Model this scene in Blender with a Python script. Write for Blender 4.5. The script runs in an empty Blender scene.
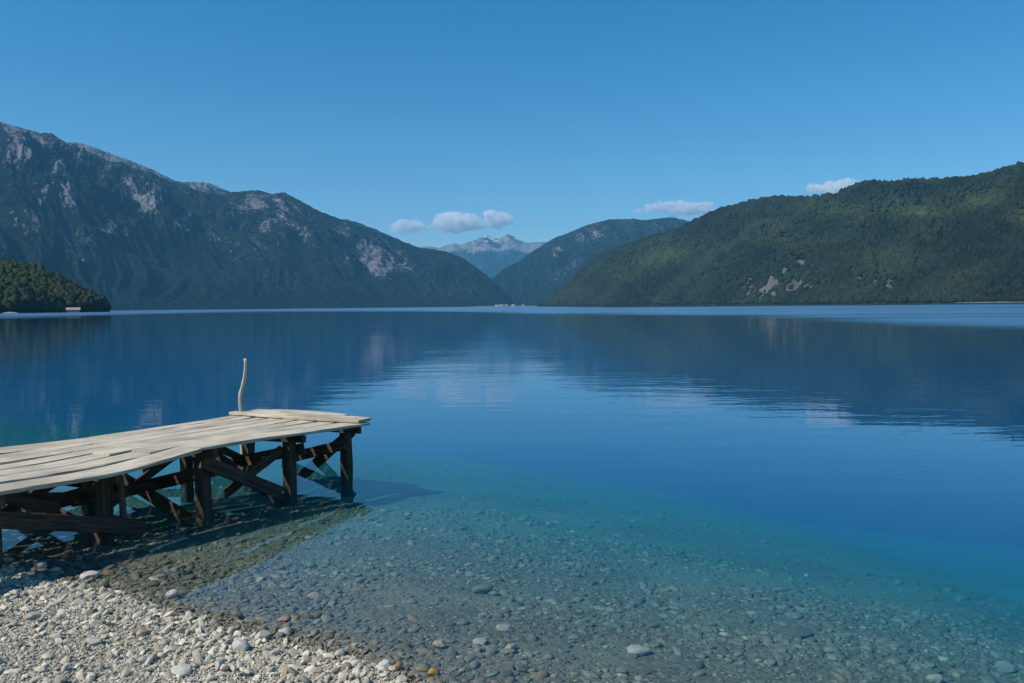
import bpy, math, numpy as np
from mathutils import Matrix, Vector
rng = np.random.default_rng(7)
R = math.radians
sc = bpy.context.scene
W, H, F = 1024, 683, 796.0
# ------------------------------------------------------------------ camera
cam_d = bpy.data.cameras.new('camera'); cam = bpy.data.objects.new('camera', cam_d)
sc.collection.objects.link(cam); sc.camera = cam
cam_d.sensor_width = 36; cam_d.lens = F/1024*36; cam_d.clip_start = .05; cam_d.clip_end = 200000
EYE = Vector((0, 0, 1.86))
CM = Matrix.Rotation(R(90-2.55), 3, 'X') @ Matrix.Rotation(R(-0.57), 3, 'Z')
cam.matrix_world = Matrix.Translation(EYE) @ CM.to_4x4()
CMn = np.array(CM)
# ------------------------------------------------------------------ light
SUN_EL, SUN_AZ = 46.0, math.degrees(math.atan2(-.89, -.46))   # azimuth from +Y towards +X
world = bpy.data.worlds.new('World'); sc.world = world; world.use_nodes = True
nt = world.node_tree; nt.nodes.clear()
sky = nt.nodes.new('ShaderNodeTexSky'); sky.sky_type = 'NISHITA'; sky.sun_disc = False
sky.sun_elevation = R(SUN_EL); sky.sun_rotation = R(SUN_AZ)
sky.altitude = 600; sky.air_density = 1.0; sky.dust_density = 0.5; sky.ozone_density = 2.6
hsv = nt.nodes.new('ShaderNodeHueSaturation'); hsv.inputs['Saturation'].default_value = 1.42; hsv.inputs['Hue'].default_value = .492
bg = nt.nodes.new('ShaderNodeBackground'); bg.inputs['Strength'].default_value = 0.118
wo = nt.nodes.new('ShaderNodeOutputWorld')
nt.links.new(sky.outputs[0], hsv.inputs['Color']); nt.links.new(hsv.outputs[0], bg.inputs[0]); nt.links.new(bg.outputs[0], wo.inputs[0])
sd = bpy.data.lights.new('sun', 'SUN'); sd.energy = 4.9; sd.angle = R(.53); sd.color = (1, .94, .82)
sun = bpy.data.objects.new('sun', sd); sc.collection.objects.link(sun)
az = R(SUN_AZ); TS = Vector((math.sin(az)*math.cos(R(SUN_EL)), math.cos(az)*math.cos(R(SUN_EL)), math.sin(R(SUN_EL))))
sun.rotation_euler = TS.to_track_quat('Z', 'Y').to_euler(); sun.location = (-20, -10, 30)
vs = sc.view_settings; vs.view_transform = 'Standard'; vs.look = 'None'; vs.exposure = 0.0; vs.gamma = 1; vs.use_curve_mapping = False
cy = sc.cycles; cy.max_bounces = 16; cy.diffuse_bounces = 2; cy.glossy_bounces = 3; cy.transmission_bounces = 3
cy.volume_bounces = 14; cy.transparent_max_bounces = 12; cy.caustics_reflective = False; cy.caustics_refractive = False
cy.use_denoising = True

# ------------------------------------------------------------------ helpers
def ray(px, py):
    d = np.stack([np.asarray(px, float)-512, 341.5-np.asarray(py, float), np.full(np.shape(px), -F)], -1) @ CMn.T
    return d
def tan_el(px, py):                       # tangent of elevation, and the bearing (x/y)
    d = ray(px, py); hor = np.hypot(d[..., 0], d[..., 1])
    return d[..., 2]/hor, np.arctan2(d[..., 0], d[..., 1])
def on_z(px, py, z=0.0):
    d = ray(px, py); k = (z-EYE.z)/d[2]; return Vector((d[0]*k, d[1]*k, z))
def project(P):
    q = (P-np.array(EYE)) @ CMn
    return 512+F*q[..., 0]/-q[..., 2], 341.5-F*q[..., 1]/-q[..., 2]

_perm = rng.permutation(512); _perm = np.concatenate([_perm, _perm, _perm])
_ga = rng.random(512)*2*np.pi
def perlin(x, y):
    xi = np.floor(x).astype(int); yi = np.floor(y).astype(int); xf = x-xi; yf = y-yi
    def g(ix, iy, dx, dy):
        a = _ga[_perm[(_perm[ix & 511]+iy) & 511]]; return np.cos(a)*dx+np.sin(a)*dy
    u = xf*xf*xf*(xf*(xf*6-15)+10); v = yf*yf*yf*(yf*(yf*6-15)+10)
    a = g(xi, yi, xf, yf); b = g(xi+1, yi, xf-1, yf); c = g(xi, yi+1, xf, yf-1); d = g(xi+1, yi+1, xf-1, yf-1)
    return ((a*(1-u)+b*u)*(1-v)+(c*(1-u)+d*u)*v)*1.5
def fbm(x, y, o=5, gain=.5):
    s = 0; a = 1; n = 0
    for k in range(o):
        s = s+a*perlin(x*2**k+17.3*k, y*2**k-9.1*k); n += a; a *= gain
    return s/n
def ridged(x, y, o=5, gain=.5):
    s = 0; a = 1; n = 0
    for k in range(o):
        s = s+a*(1-2*np.abs(perlin(x*2**k+31.7*k, y*2**k+4.2*k))); n += a; a *= gain
    return s/n

def smooth(a, b, x):
    t = np.clip((x-a)/(b-a), 0, 1); return t*t*(3-2*t)

def tag(o, label=None, cat=None, group=None, kind=None):
    if label: o['label'] = label
    if cat: o['category'] = cat
    if group: o['group'] = group
    if kind: o['kind'] = kind
    return o
def make(name, V, Fc, mat=None, parent=None, shade=True, attrs=None, loc=None):
    V = np.asarray(V, np.float32); Fc = np.asarray(Fc, np.int32); k = Fc.shape[1]
    m = bpy.data.meshes.new(name)
    m.vertices.add(len(V)); m.vertices.foreach_set('co', V.ravel())
    m.loops.add(Fc.size); m.loops.foreach_set('vertex_index', Fc.ravel())
    m.polygons.add(len(Fc)); m.polygons.foreach_set('loop_start', np.arange(0, Fc.size, k, dtype=np.int32))
    m.polygons.foreach_set('loop_total', np.full(len(Fc), k, np.int32))
    m.update(calc_edges=True); m.validate()
    m.polygons.foreach_set('use_smooth', np.full(len(m.polygons), bool(shade)))
    for an, (ty, data) in (attrs or {}).items():
        at = m.attributes.new(an, ty, 'POINT')
        at.data.foreach_set('color' if ty == 'FLOAT_COLOR' else 'value', np.asarray(data, np.float32).ravel())
    if mat: m.materials.append(mat)
    o = bpy.data.objects.new(name, m); sc.collection.objects.link(o)
    if parent: o.parent = parent
    if loc is not None: o.location = loc
    return o
def empty(name, loc=(0, 0, 0)):
    o = bpy.data.objects.new(name, None); sc.collection.objects.link(o); o.location = loc; o.empty_display_size = .2
    return o
def grid_faces(nu, nv):
    i = np.arange(nu*nv).reshape(nu, nv)
    return np.stack([i[:-1, :-1], i[1:, :-1], i[1:, 1:], i[:-1, 1:]], -1).reshape(-1, 4)
def ico(sub):
    import bmesh
    bm = bmesh.new(); bmesh.ops.create_icosphere(bm, subdivisions=sub, radius=1)
    v = np.array([x.co[:] for x in bm.verts]); f = np.array([[q.index for q in p.verts] for p in bm.faces]); bm.free()
    return v, f

# ---- node helper
class NT:
    def __init__(s, name):
        s.m = bpy.data.materials.new(name); s.m.use_nodes = True; s.t = s.m.node_tree; s.t.nodes.clear()
        s.out = s.n('ShaderNodeOutputMaterial')
    def n(s, ty, inp=None, **kw):
        x = s.t.nodes.new(ty)
        for k, v in kw.items(): setattr(x, k, v)
        for k, v in (inp or {}).items():
            if isinstance(v, bpy.types.NodeSocket): s.t.links.new(v, x.inputs[k])
            else: x.inputs[k].default_value = v
        return x
    def math(s, op, a, b=0.0, c=0.0, clamp=False):
        return s.n('ShaderNodeMath', {0: a, 1: b, 2: c}, operation=op, use_clamp=clamp).outputs[0]
    def ramp(s, fac, stops, interp='LINEAR'):
        r = s.n('ShaderNodeValToRGB', {0: fac}); cr = r.color_ramp; cr.interpolation = interp
        cc = lambda c: (c, c, c, 1) if not hasattr(c, '__len__') else (*c, 1)
        stops = [(min(max(p, 0), 1), c) for p, c in stops]
        cr.elements[0].position = stops[0][0]; cr.elements[0].color = cc(stops[0][1])
        cr.elements[1].position = stops[-1][0]; cr.elements[1].color = cc(stops[-1][1])
        for p, c in stops[1:-1]: cr.elements.new(p).color = cc(c)
        return r.outputs[0]
    def mix(s, f, a, b, mode='MIX'):
        x = s.n('ShaderNodeMix', data_type='RGBA', blend_type=mode)
        for i, v in ((0, f), (6, a), (7, b)):
            if isinstance(v, bpy.types.NodeSocket): s.t.links.new(v, x.inputs[i])
            else: x.inputs[i].default_value = (*v, 1) if hasattr(v, '__len__') and len(v) == 3 else v
        return x.outputs[2]
    def noise(s, vec, scale, detail=4, rough=.55, dist=0):
        return s.n('ShaderNodeTexNoise', {'Vector': vec, 'Scale': scale, 'Detail': detail, 'Roughness': rough, 'Distortion': dist}).outputs[0]
    def mapv(s, vec, scale=(1, 1, 1), rot=(0, 0, 0)):
        return s.n('ShaderNodeMapping', {'Vector': vec, 'Scale': scale, 'Rotation': rot}).outputs[0]
    def pos(s): return s.n('ShaderNodeNewGeometry').outputs['Position']
    def obj(s): return s.n('ShaderNodeTexCoord').outputs['Object']
    def attr(s, name): return s.n('ShaderNodeAttribute', attribute_name=name)
    def bump(s, h, strength, dist): return s.n('ShaderNodeBump', {'Height': h, 'Strength': strength, 'Distance': dist}).outputs[0]
    def bsdf(s, col, rough=.9, normal=None, spec=.3):
        d = {'Base Color': col, 'Roughness': rough, 'Specular IOR Level': spec}
        if normal is not None: d['Normal'] = normal
        b = s.n('ShaderNodeBsdfPrincipled', d); s.t.links.new(b.outputs[0], s.out.inputs[0]); return s.m

# ------------------------------------------------------------------ materials
def mat_mountain(name, fa, fb, rock, meadow, scale, snow=0.0):
    t = NT(name); p = t.pos()
    n1 = t.noise(p, 1/scale, 6, .65); n2 = t.noise(p, 1/(scale*9), 4, .6)
    fc = t.mix(t.ramp(n1, [(.35, 0.0), (.68, 1.0)]), fa, fb)
    fc = t.mix(t.math('MULTIPLY', t.attr('meadow').outputs['Fac'], t.ramp(n1, [(.3, .4), (.6, 1.0)])), fc, meadow)
    n3 = t.noise(t.mapv(p, (1, 1, .28), (0, 0, .5)), 2.0/scale, 6, .68, .8)
    rm = t.math('ADD', t.attr('rock').outputs['Fac'], t.math('MULTIPLY', t.math('SUBTRACT', n3, .5), 2.8))
    rm = t.ramp(rm, [(.44, 0.0), (.74, 1.0)])
    rn = t.noise(t.mapv(p, (1, 1, .35)), 2.2/scale, 7, .7)
    rc = t.mix(t.ramp(rn, [(.3, 0.0), (.7, 1.0)]), tuple(c*.45 for c in rock), rock)
    rc = t.mix(t.math('MULTIPLY', n2, .5), rc, (rock[0]*1.0, rock[1]*.86, rock[2]*.82))
    c = t.mix(rm, fc, rc)
    if snow:
        sn = t.math('ADD', t.attr('snow').outputs['Fac'], t.math('MULTIPLY', t.math('SUBTRACT', n1, .5), 1.6))
        c = t.mix(t.ramp(sn, [(.5, 0.0), (.62, 1.0)]), c, (.8, .8, .82))
    b = t.bump(t.noise(p, 2.0/scale, 6, .7), 1.0, scale*.6)
    return t.bsdf(c, 1.0, b, 0.0)
def mat_attr_color(name, mottle=.4, nscale=30, rough=.85, spec=.3, bump=.3, bdist=.003, usepos=True, tint=None):
    t = NT(name); p = t.pos(); a = t.attr('tone').outputs['Color']
    n = t.noise(p, nscale, 5, .65)
    c = t.mix(1.0, a, t.mix(1.0, t.ramp(n, [(.3, 1-mottle), (.7, 1+mottle*.4)]), (1, 1, 1), 'MULTIPLY'), 'MULTIPLY')
    return t.bsdf(c, rough, t.bump(n, bump, bdist), spec)

def mat_wood(name, light, dark, wear=.5, along=(1, 14, 14)):
    t = NT(name); o = t.attr('grain').outputs['Vector']
    g = t.noise(t.mapv(o, along), 3.2, 7, .7, .4); g2 = t.noise(o, 1.3, 4, .6); g3 = t.noise(t.mapv(o, (2, 40, 40)), 4, 3, .6)
    c = t.mix(t.ramp(g, [(.35, 0.0), (.62, 1.0)]), dark, light)
    c = t.mix(t.math('MULTIPLY', t.ramp(g2, [(.42, 0.0), (.7, 1.0)]), wear), c, tuple(x*.62 for x in dark))
    c = t.mix(t.ramp(g3, [(.28, .55), (.36, 0.0)]), c, tuple(x*.35 for x in dark))
    return t.bsdf(c, .85, t.bump(t.math('ADD', g, g3), .6, .004), .25)
M_DECK = mat_wood('weathered_deck_wood', (.72, .63, .50), (.40, .335, .25), .75)
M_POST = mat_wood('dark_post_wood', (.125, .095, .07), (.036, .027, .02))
M_LIMB = mat_wood('bare_branch_wood', (.60, .53, .42), (.40, .34, .26))

# ------------------------------------------------------------------ ground (beach and lakebed, one sheet)
def shore_s(x, y):                        # metres out from the waterline
    s = (x+.57)*.48+(y-4.06)*.88
    s = s+.40*np.clip(x+.80, 0, 1)+.27*np.clip(x-.2, 0, 4)+.12*np.clip(x-1.5, 0, 3)**2
    s = s+.05*perlin(x*.9+3, y*.9)+.035*perlin(x*2.7, y*2.7)
    return s
def ground_z(x, y):
    s = shore_s(x, y)
    land = -s*.095
    ja = (x+1.69)*-.436+(y-9.30)*-.90; jw = (x+1.69)*-.90+(y-9.30)*.436
    sp = np.maximum(s, 0)
    d = .055*sp+.0062*sp**2+.03*perlin(x*.5, y*.5+5)*smooth(1, 3, sp)+.0008*np.clip(sp-7, 0, 60)**2.2
    d = d+.10*smooth(.1, 1.0, sp)*smooth(-.1, .7, jw)*smooth(-1.5, 0, ja)
    z = np.where(s < 0, np.minimum(land, .9+land*.15), -np.minimum(d, 22))
    z = z+np.where(np.abs(x) < 60, .018*perlin(x*1.7, y*1.7)*np.clip(np.abs(s)*2, 0, 1), 0)
    return z
def axis(lo, hi, step, far, n=46):
    c = np.arange(lo, hi, step); a = lo-np.geomspace(step, far, n)[::-1]; b = c[-1]+np.geomspace(step, far, n)
    return np.concatenate([a, c, b])
gx = axis(-8, 9, .05, 14000); gy = axis(1.5, 16, .05, 20500)
GX, GY = np.meshgrid(gx, gy, indexing='ij')
GZ = ground_z(GX, GY)
t = NT('shore_ground'); p = t.pos()
vo = t.n('ShaderNodeTexVoronoi', {'Vector': t.mapv(p, (1, 1, 1)), 'Scale': 26.0}); vo2 = t.n('ShaderNodeTexVoronoi', {'Vector': p, 'Scale': 70.0})
sep = t.n('ShaderNodeSeparateXYZ', {0: p}).outputs[2]
wet = t.ramp(t.math('ADD', t.math('MULTIPLY', sep, 6.0), .5), [(.42, 0.0), (.60, 1.0)])
dryc = t.mix(t.n('ShaderNodeSeparateColor', {0: vo2.outputs['Color']}).outputs[0], (.20, .19, .16), (.46, .44, .38))
dryc = t.mix(t.ramp(t.noise(p, 2.0, 5), [(.45, 0.0), (.7, .6)]), dryc, (.28, .22, .15))
wetc = t.mix(t.n('ShaderNodeSeparateColor', {0: vo.outputs['Color']}).outputs[0], (.065, .068, .045), (.165, .165, .12))
wetc = t.mix(t.math('MULTIPLY', t.n('ShaderNodeSeparateColor', {0: vo2.outputs['Color']}).outputs[1], .55), wetc, (.11, .105, .08))
silt = t.ramp(t.noise(t.mapv(p, (.5, 1, 1)), .9, 4, .6), [(.45, 0.0), (.6, .75)])
wetc = t.mix(silt, wetc, (.165, .165, .12))
deep = t.ramp(t.math('MULTIPLY', sep, -.25), [(.12, 0.0), (.5, 1.0)])
wetc = t.mix(deep, wetc, (.24, .26, .25))
col = t.mix(wet, wetc, dryc)
hh = t.math('ADD', vo.outputs['Distance'], t.math('MULTIPLY', vo2.outputs['Distance'], .5))
M_GROUND = t.bsdf(col, .9, t.bump(hh, .8, -.012), .2)
g = make('ground', np.stack([GX, GY, GZ], -1).reshape(-1, 3), grid_faces(len(gx), len(gy)), M_GROUND)
tag(g, 'grey gravel beach sloping under the clear water into the lakebed', 'ground', kind='structure')

# ------------------------------------------------------------------ lake
t = NT('lake_water'); p = t.pos()
sp = t.n('ShaderNodeSeparateXYZ', {0: p})
dist = t.n('ShaderNodeVectorMath', {0: p}, operation='LENGTH').outputs['Value']
ratio = t.math('DIVIDE', sp.outputs[0], t.math('MAXIMUM', sp.outputs[1], 1.0))
rr = t.math('ADD', t.math('MULTIPLY', ratio, .7), .5)
def rx(px): return (px-512)/F*.7+.5
edge = t.ramp(rr, [(rx(-100), .30), (rx(60), .36), (rx(240), .62), (rx(400), .50), (rx(540), .25), (rx(780), .135), (rx(900), .095), (rx(1040), .075)])
edge = t.math('MULTIPLY', edge, 1000)
patchy = t.math('ADD', t.math('MULTIPLY', t.noise(t.mapv(p, (.22, 1, 1)), .014, 3, .6), .75), t.math('MULTIPLY', t.noise(t.mapv(p, (.08, 1, 1)), .09, 4, .65), .30))
dd = t.math('DIVIDE', dist, t.math('MULTIPLY', edge, t.math('ADD', .45, t.math('MULTIPLY', patchy, 1.1))))
ruf = t.ramp(dd, [(.0, 0.0), (.52, 0.0), (1.0, 1.0)])
ruf = t.math('MULTIPLY', ruf, t.ramp(t.noise(t.mapv(p, (.10, 1, 1)), .045, 4, .7), [(.34, .35), (.55, 1.0)]))
# calm water again under the right-hand shore
calm = t.ramp(t.math('DIVIDE', t.math('MULTIPLY', dist, t.ramp(rr, [(rx(500), 0.0), (rx(620), 1.0)])), 1400.0), [(.36, 0.0), (.5, 1.0)])
ruf = t.math('MULTIPLY', ruf, t.math('SUBTRACT', 1.0, t.math('MULTIPLY', calm, .85)))
w1 = t.noise(t.mapv(p, (.55, 2.0, 1), (0, 0, R(6))), .9, 3, .5)
w2 = t.noise(t.mapv(p, (.8, 2.2, 1), (0, 0, R(-9))), 3.2, 2, .5)
w3 = t.noise(t.mapv(p, (.4, 1.0, 1)), .18, 2, .5)
amp = t.ramp(t.noise(t.mapv(p, (.3, 1, 1)), .045, 3, .6), [(.35, .35), (.65, 1.0)])
hgt = t.math('MULTIPLY', t.math('ADD', t.math('MULTIPLY', w1, .010), t.math('MULTIPLY', w2, .0016)), amp)
near = t.ramp(t.math('DIVIDE', dist, 40.0), [(.12, .35), (.5, 1.0)])
hgt = t.math('ADD', t.math('MULTIPLY', hgt, near), t.math('MULTIPLY', w3, .012))
nrm = t.bump(hgt, 1.0, 1.0)
rough = t.math('ADD', .012, t.math('MULTIPLY', ruf, .30))
fr = t.n('ShaderNodeFresnel', {'IOR': 1.40, 'Normal': nrm}).outputs[0]
fr = t.math('MINIMUM', fr, t.math('SUBTRACT', 1.0, t.math('MULTIPLY', ruf, .50)))
bk = t.n('ShaderNodeNewGeometry').outputs['Backfacing']
fr = t.math('ADD', t.math('MULTIPLY', fr, t.math('SUBTRACT', 1.0, bk)), t.math('MULTIPLY', bk, .04))   # light leaves the water unbent, so no total internal reflection
gl = t.n('ShaderNodeBsdfGlossy', {'Color': (1, 1, 1, 1), 'Roughness': rough, 'Normal': nrm})
tr = t.n('ShaderNodeBsdfTransparent')
mx = t.n('ShaderNodeMixShader', {0: fr, 1: tr.outputs[0], 2: gl.outputs[0]}); t.t.links.new(mx.outputs[0], t.out.inputs[0])
ab = t.n('ShaderNodeVolumeAbsorption', {'Color': (.20, .835, .945, 1), 'Density': 1.1})
vsn = t.n('ShaderNodeVolumeScatter', {'Color': (.001, .39, .41, 1), 'Density': .12})
ad = t.n('ShaderNodeAddShader', {0: ab.outputs[0], 1: vsn.outputs[0]}); t.t.links.new(ad.outputs[0], t.out.inputs[1])
M_WATER = t.m
x0, x1, y0, y1, zb = -13000, 13000, -400, 20000, -27
V = [(x, y, z) for z in (zb, 0) for x, y in ((x0, y0), (x1, y0), (x1, y1), (x0, y1))]
o = make('water', V, [(3, 2, 1, 0), (4, 5, 6, 7), (0, 1, 5, 4), (1, 2, 6, 5), (2, 3, 7, 6), (3, 0, 4, 7)], M_WATER, shade=False)
tag(o, 'calm clear blue lake water mirroring the mountains', 'lake', kind='structure')

# ------------------------------------------------------------------ mountains
def blobs(px, py, L):
    m = np.zeros(px.shape)
    for (cx, cy_, rx_, ry_, ang, s) in L:
        a = R(ang); dx = px-cx; dy = py-cy_
        u = (dx*math.cos(a)+dy*math.sin(a))/rx_; v = (-dx*math.sin(a)+dy*math.cos(a))/ry_
        m = np.maximum(m, .88*s*np.exp(-(u*u+v*v)**1.2))
    return m
def ridge(name, label, sk, foot, crest, mat, nu, nv, prof=1.15, gul=.22, gsc=900., tree_h=0, rocks=(), meadows=(), alt=None, fine=6., chan=.035, snow=0, back=.35, texr=0.0):
    sk = np.array(sk, float); px = np.linspace(sk[0, 0], sk[-1, 0], nu); py = np.interp(px, sk[:, 0], sk[:, 1])
    te, be = tan_el(px, py)
    foot = np.interp(px, *zip(*foot)); crest = np.interp(px, *zip(*crest))
    foot = foot*(1+.03*fbm(px*.011+len(name), px*0, 2))
    tt = np.concatenate([np.linspace(-.04, 1, nv), 1+np.linspace(0, 1, nv//4+1)[1:]*back*1.2])
    T, B = np.meshgrid(tt, be); Rg = foot[:, None]+(crest-foot)[:, None]*T
    X = Rg*np.sin(B); Y = Rg*np.cos(B)
    Hc = np.maximum((te*crest+EYE.z-tree_h)[:, None], 4)
    Tc = np.clip(T, 0, 1)
    wx = X+.35*gsc*fbm(X/gsc*.7+5, Y/gsc*.7, 3); wy = Y+.35*gsc*fbm(X/gsc*.7-8, Y/gsc*.7+3, 3)
    gl_ = ridged(wx/gsc, wy/gsc, 6, .52)
    base = Tc**prof
    h = base*(1+gul*(gl_-.35)*(1-Tc**3)*1.6)
    h = np.where(T > 1, 1-(T-1)*1.5+.1*gul*gl_*np.minimum((T-1)*8, 1), h)
    Z = Hc*h+np.minimum(T, 0)*400+fine*fbm(X/(fine*5), Y/(fine*5), 3)*np.clip(T*12, 0, 1)
    E = (Z+tree_h*.0-EYE.z)/Rg
    mxE = E.max(axis=1); tgt = (Hc[:, 0]-EYE.z)/crest
    k = np.convolve(np.pad(tgt/np.maximum(mxE, 1e-4), 6, mode='edge'), np.ones(13)/13, 'valid')
    Z = np.where(Z > 0, Z*np.clip(k, .3, 1.6)[:, None], Z)
    al = np.repeat(np.cumsum(np.concatenate([[0], np.hypot(np.diff(X[:, -1]), np.diff(Y[:, -1]))]))[:, None], X.shape[1], 1)
    sk_ = al+260*fbm(X/700, Y/700, 2)+gsc*.35*T
    gu = ridged(sk_/(gsc*.30), T*2.4+al/4000, 4, .55)
    Z = Z+chan*Hc*(gu-.45)*np.clip(T*5, 0, 1)*np.clip((1-T)*7, 0, 1)*(Z > 0)
    P = np.stack([X, Y, Z], -1)
    qx, qy = project(P)
    dz = np.gradient(Z, axis=1)/np.maximum(np.gradient(Rg, axis=1), 1)
    dw = np.gradient(Z, axis=0)/np.maximum(np.hypot(np.gradient(X, axis=0), np.gradient(Y, axis=0)), 1)
    slope = np.hypot(dz, dw)
    rk = blobs(qx+6*fbm(X/120, Y/120, 3), qy+6*fbm(X/150+9, Y/150, 3), rocks)*1.0 if len(rocks) else np.zeros(qx.shape)
    chute = fbm(sk_/95., T*4.5, 4)
    streak = .22+1.5*chute+1.15*np.clip(gu-.10, 0, 1)
    rk = rk*np.clip(streak+.25, .15, 1.3)
    if alt:
        rk = np.maximum(rk, smooth(alt[0], alt[1], Z+120*fbm(X/500, Y/500, 3))*np.clip(.10+.45*gl_+.75*gu, 0, 1.1)*alt[2])
    if texr: rk = np.maximum(rk, texr*smooth(.55, 1.1, slope))
    md0 = np.clip(chute*1.8-.1, 0, .6)*smooth(.15, .5, T)*(0 if tree_h else 1)
    md = md0+blobs(qx+8*fbm(X/90, Y/90, 3), qy+6*fbm(X/70+9, Y/70, 3), meadows) if len(meadows) else md0
    at = {'rock': ('FLOAT', rk.ravel()), 'meadow': ('FLOAT', md.ravel())}
    if snow: at['snow'] = ('FLOAT', (smooth(snow[0], snow[1], Z+150*fbm(X/400, Y/400, 3))*np.clip(.75-.9*gl_+.25*fbm(X/300,Y/300,3), 0, 1)).ravel())
    o = make(name, P.reshape(-1, 3), grid_faces(*X.shape)[:, ::-1], mat, attrs=at)
    tag(o, label, name, kind='structure')
    return P, T, rk, md, Hc

FOR_A, FOR_B = (.006, .016, .016), (.021, .037, .030)
M_MASSIF = mat_mountain('massif_slope', FOR_A, FOR_B, (.31, .30, .315), (.030, .048, .036), 38.)
M_FAR = mat_mountain('far_ridge_slope', FOR_A, FOR_B, (.42, .39, .38), (.09, .12, .06), 60.)
M_SNOWY = mat_mountain('snowy_peak_slope', FOR_A, FOR_B, (.36, .34, .34), (.09, .12, .06), 120., snow=1)
M_HILL = mat_mountain('forest_floor_slope', (.02, .032, .016), (.05, .07, .03), (.21, .205, .19), (.070, .095, .045), 18.)

massif_sk = [(-190, 80), (-120, 100), (-60, 108), (0, 122), (12, 125), (40, 133), (52, 133), (61, 140), (92, 153), (123, 165), (154, 173), (172, 182), (200, 191), (215, 196), (233, 192),
   (258, 190), (272, 194), (284, 192), (299, 200), (319, 211), (343, 220), (372, 230), (392, 238), (416, 247), (445, 251), (463, 258), (480, 270), (495, 282), (504, 291), (512, 301), (518, 307)]
ridge('mountain', 'tall rocky mountain with dark forested flanks rising behind the left shore', massif_sk,
      [(-190, 2900), (0, 3200), (200, 3700), (400, 4300), (518, 4700)], [(-190, 5300), (0, 5400), (200, 5500), (300, 5600), (420, 5900), (518, 5300)], M_MASSIF, 900, 380,
      chan=.085, prof=1.12, gul=.45, gsc=1000., fine=9., alt=(250, 1200, .62),
      rocks=[(10, 140, 38, 22, 20, .95), (52, 160, 10, 34, -35, 1.0), (65, 185, 9, 26, -25, .9), (74, 178, 22, 10, 30, .45), (42, 195, 4, 16, 20, .7), (110, 228, 6, 12, -10, .95), (128, 232, 7, 8, 0, .5), (133, 190, 10, 26, -30, .6), (146, 197, 16, 20, -30, .8), (158, 212, 6, 15, -20, .6),
             (186, 222, 9, 12, 0, .65), (215, 235, 9, 14, -30, .5), (252, 205, 24, 14, 0, .85), (262, 222, 22, 14, 0, .6), (287, 213, 12, 26, -20, .95), (300, 232, 10, 14, 0, .7), (340, 232, 12, 12, 0, .45), (362, 246, 12, 9, 20, .7), (378, 258, 20, 17, 45, 1.05), (402, 262, 16, 12, 40, .7), (425, 284, 9, 9, 0, .5), (20, 225, 30, 20, 0, .38), (90, 250, 30, 25, 0, .3), (250, 250, 40, 25, 0, .3), (330, 262, 30, 15, 20, .33)],
      meadows=[(100, 166, 12, 3, 5, .9), (450, 292, 40, 9, 0, .5), (150, 270, 90, 25, 0, .2)])
ridge('mountain', 'bare grey rock ridge showing behind the left mountain crest', [(20, 160), (50, 146), (74, 142), (86, 144), (104, 151), (132, 161), (154, 170), (175, 181), (184, 182), (206, 182), (221, 188), (245, 198), (330, 219), (344, 219), (357, 222), (375, 229), (400, 240), (430, 252)],
      [(0, 6500), (500, 7500)], [(0, 7600), (500, 9000)], M_FAR, 380, 90, gul=.3, gsc=700, fine=14, alt=(900, 1300, .95))
ridge('mountain', 'far jagged peaks with snow streaks at the head of the valley', [(395, 246), (411, 245), (419, 247), (427, 246), (439, 248), (444, 246), (454, 243), (460, 245), (468, 242), (478, 239), (486, 235), (493, 238), (499, 239), (507, 234), (515, 237), (519, 240), (528, 243), (536, 242), (548, 242), (570, 240), (620, 236)],
      [(300, 11000), (700, 11000)], [(300, 16500), (700, 16500)], M_SNOWY, 520, 220, prof=1.3, gul=.30, gsc=2200, fine=30, alt=(930, 1120, 1.0), snow=(1120, 1420))
ridge('mountain', 'blue green mountain with reddish cliffs right of the valley gap', [(478, 306), (485, 290), (491, 279), (505, 268), (517, 262), (536, 249), (556, 237), (563, 235), (587, 225), (610, 219), (634, 219), (645, 220), (671, 217), (685, 220), (720, 232), (780, 262), (840, 300)],
      [(470, 5600), (840, 4700)], [(470, 6100), (540, 7600), (840, 7000)], M_MASSIF, 520, 220, chan=.07, gul=.36, gsc=900, fine=8, alt=(300, 900, .4),
      rocks=[(580, 238, 10, 9, 0, .7), (592, 236, 6, 10, 0, .75), (557, 252, 5, 7, 0, .9), (600, 233, 12, 8, 0, .6), (560, 275, 14, 10, 0, .5), (575, 262, 10, 8, 0, .45), (620, 230, 14, 6, 0, .4)])
hill_sk = [(538, 306), (542, 303), (552, 293), (570, 281), (587, 264), (601, 253), (634, 241), (657, 234), (681, 226), (699, 217), (716, 209), (739, 203), (763, 197), (773, 196), (812, 196), (837, 192), (860, 181), (871, 179), (889, 181), (909, 178), (940, 178), (971, 176), (984, 173), (1005, 167), (1024, 161), (1090, 146), (1200, 150), (1320, 170)]
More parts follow.
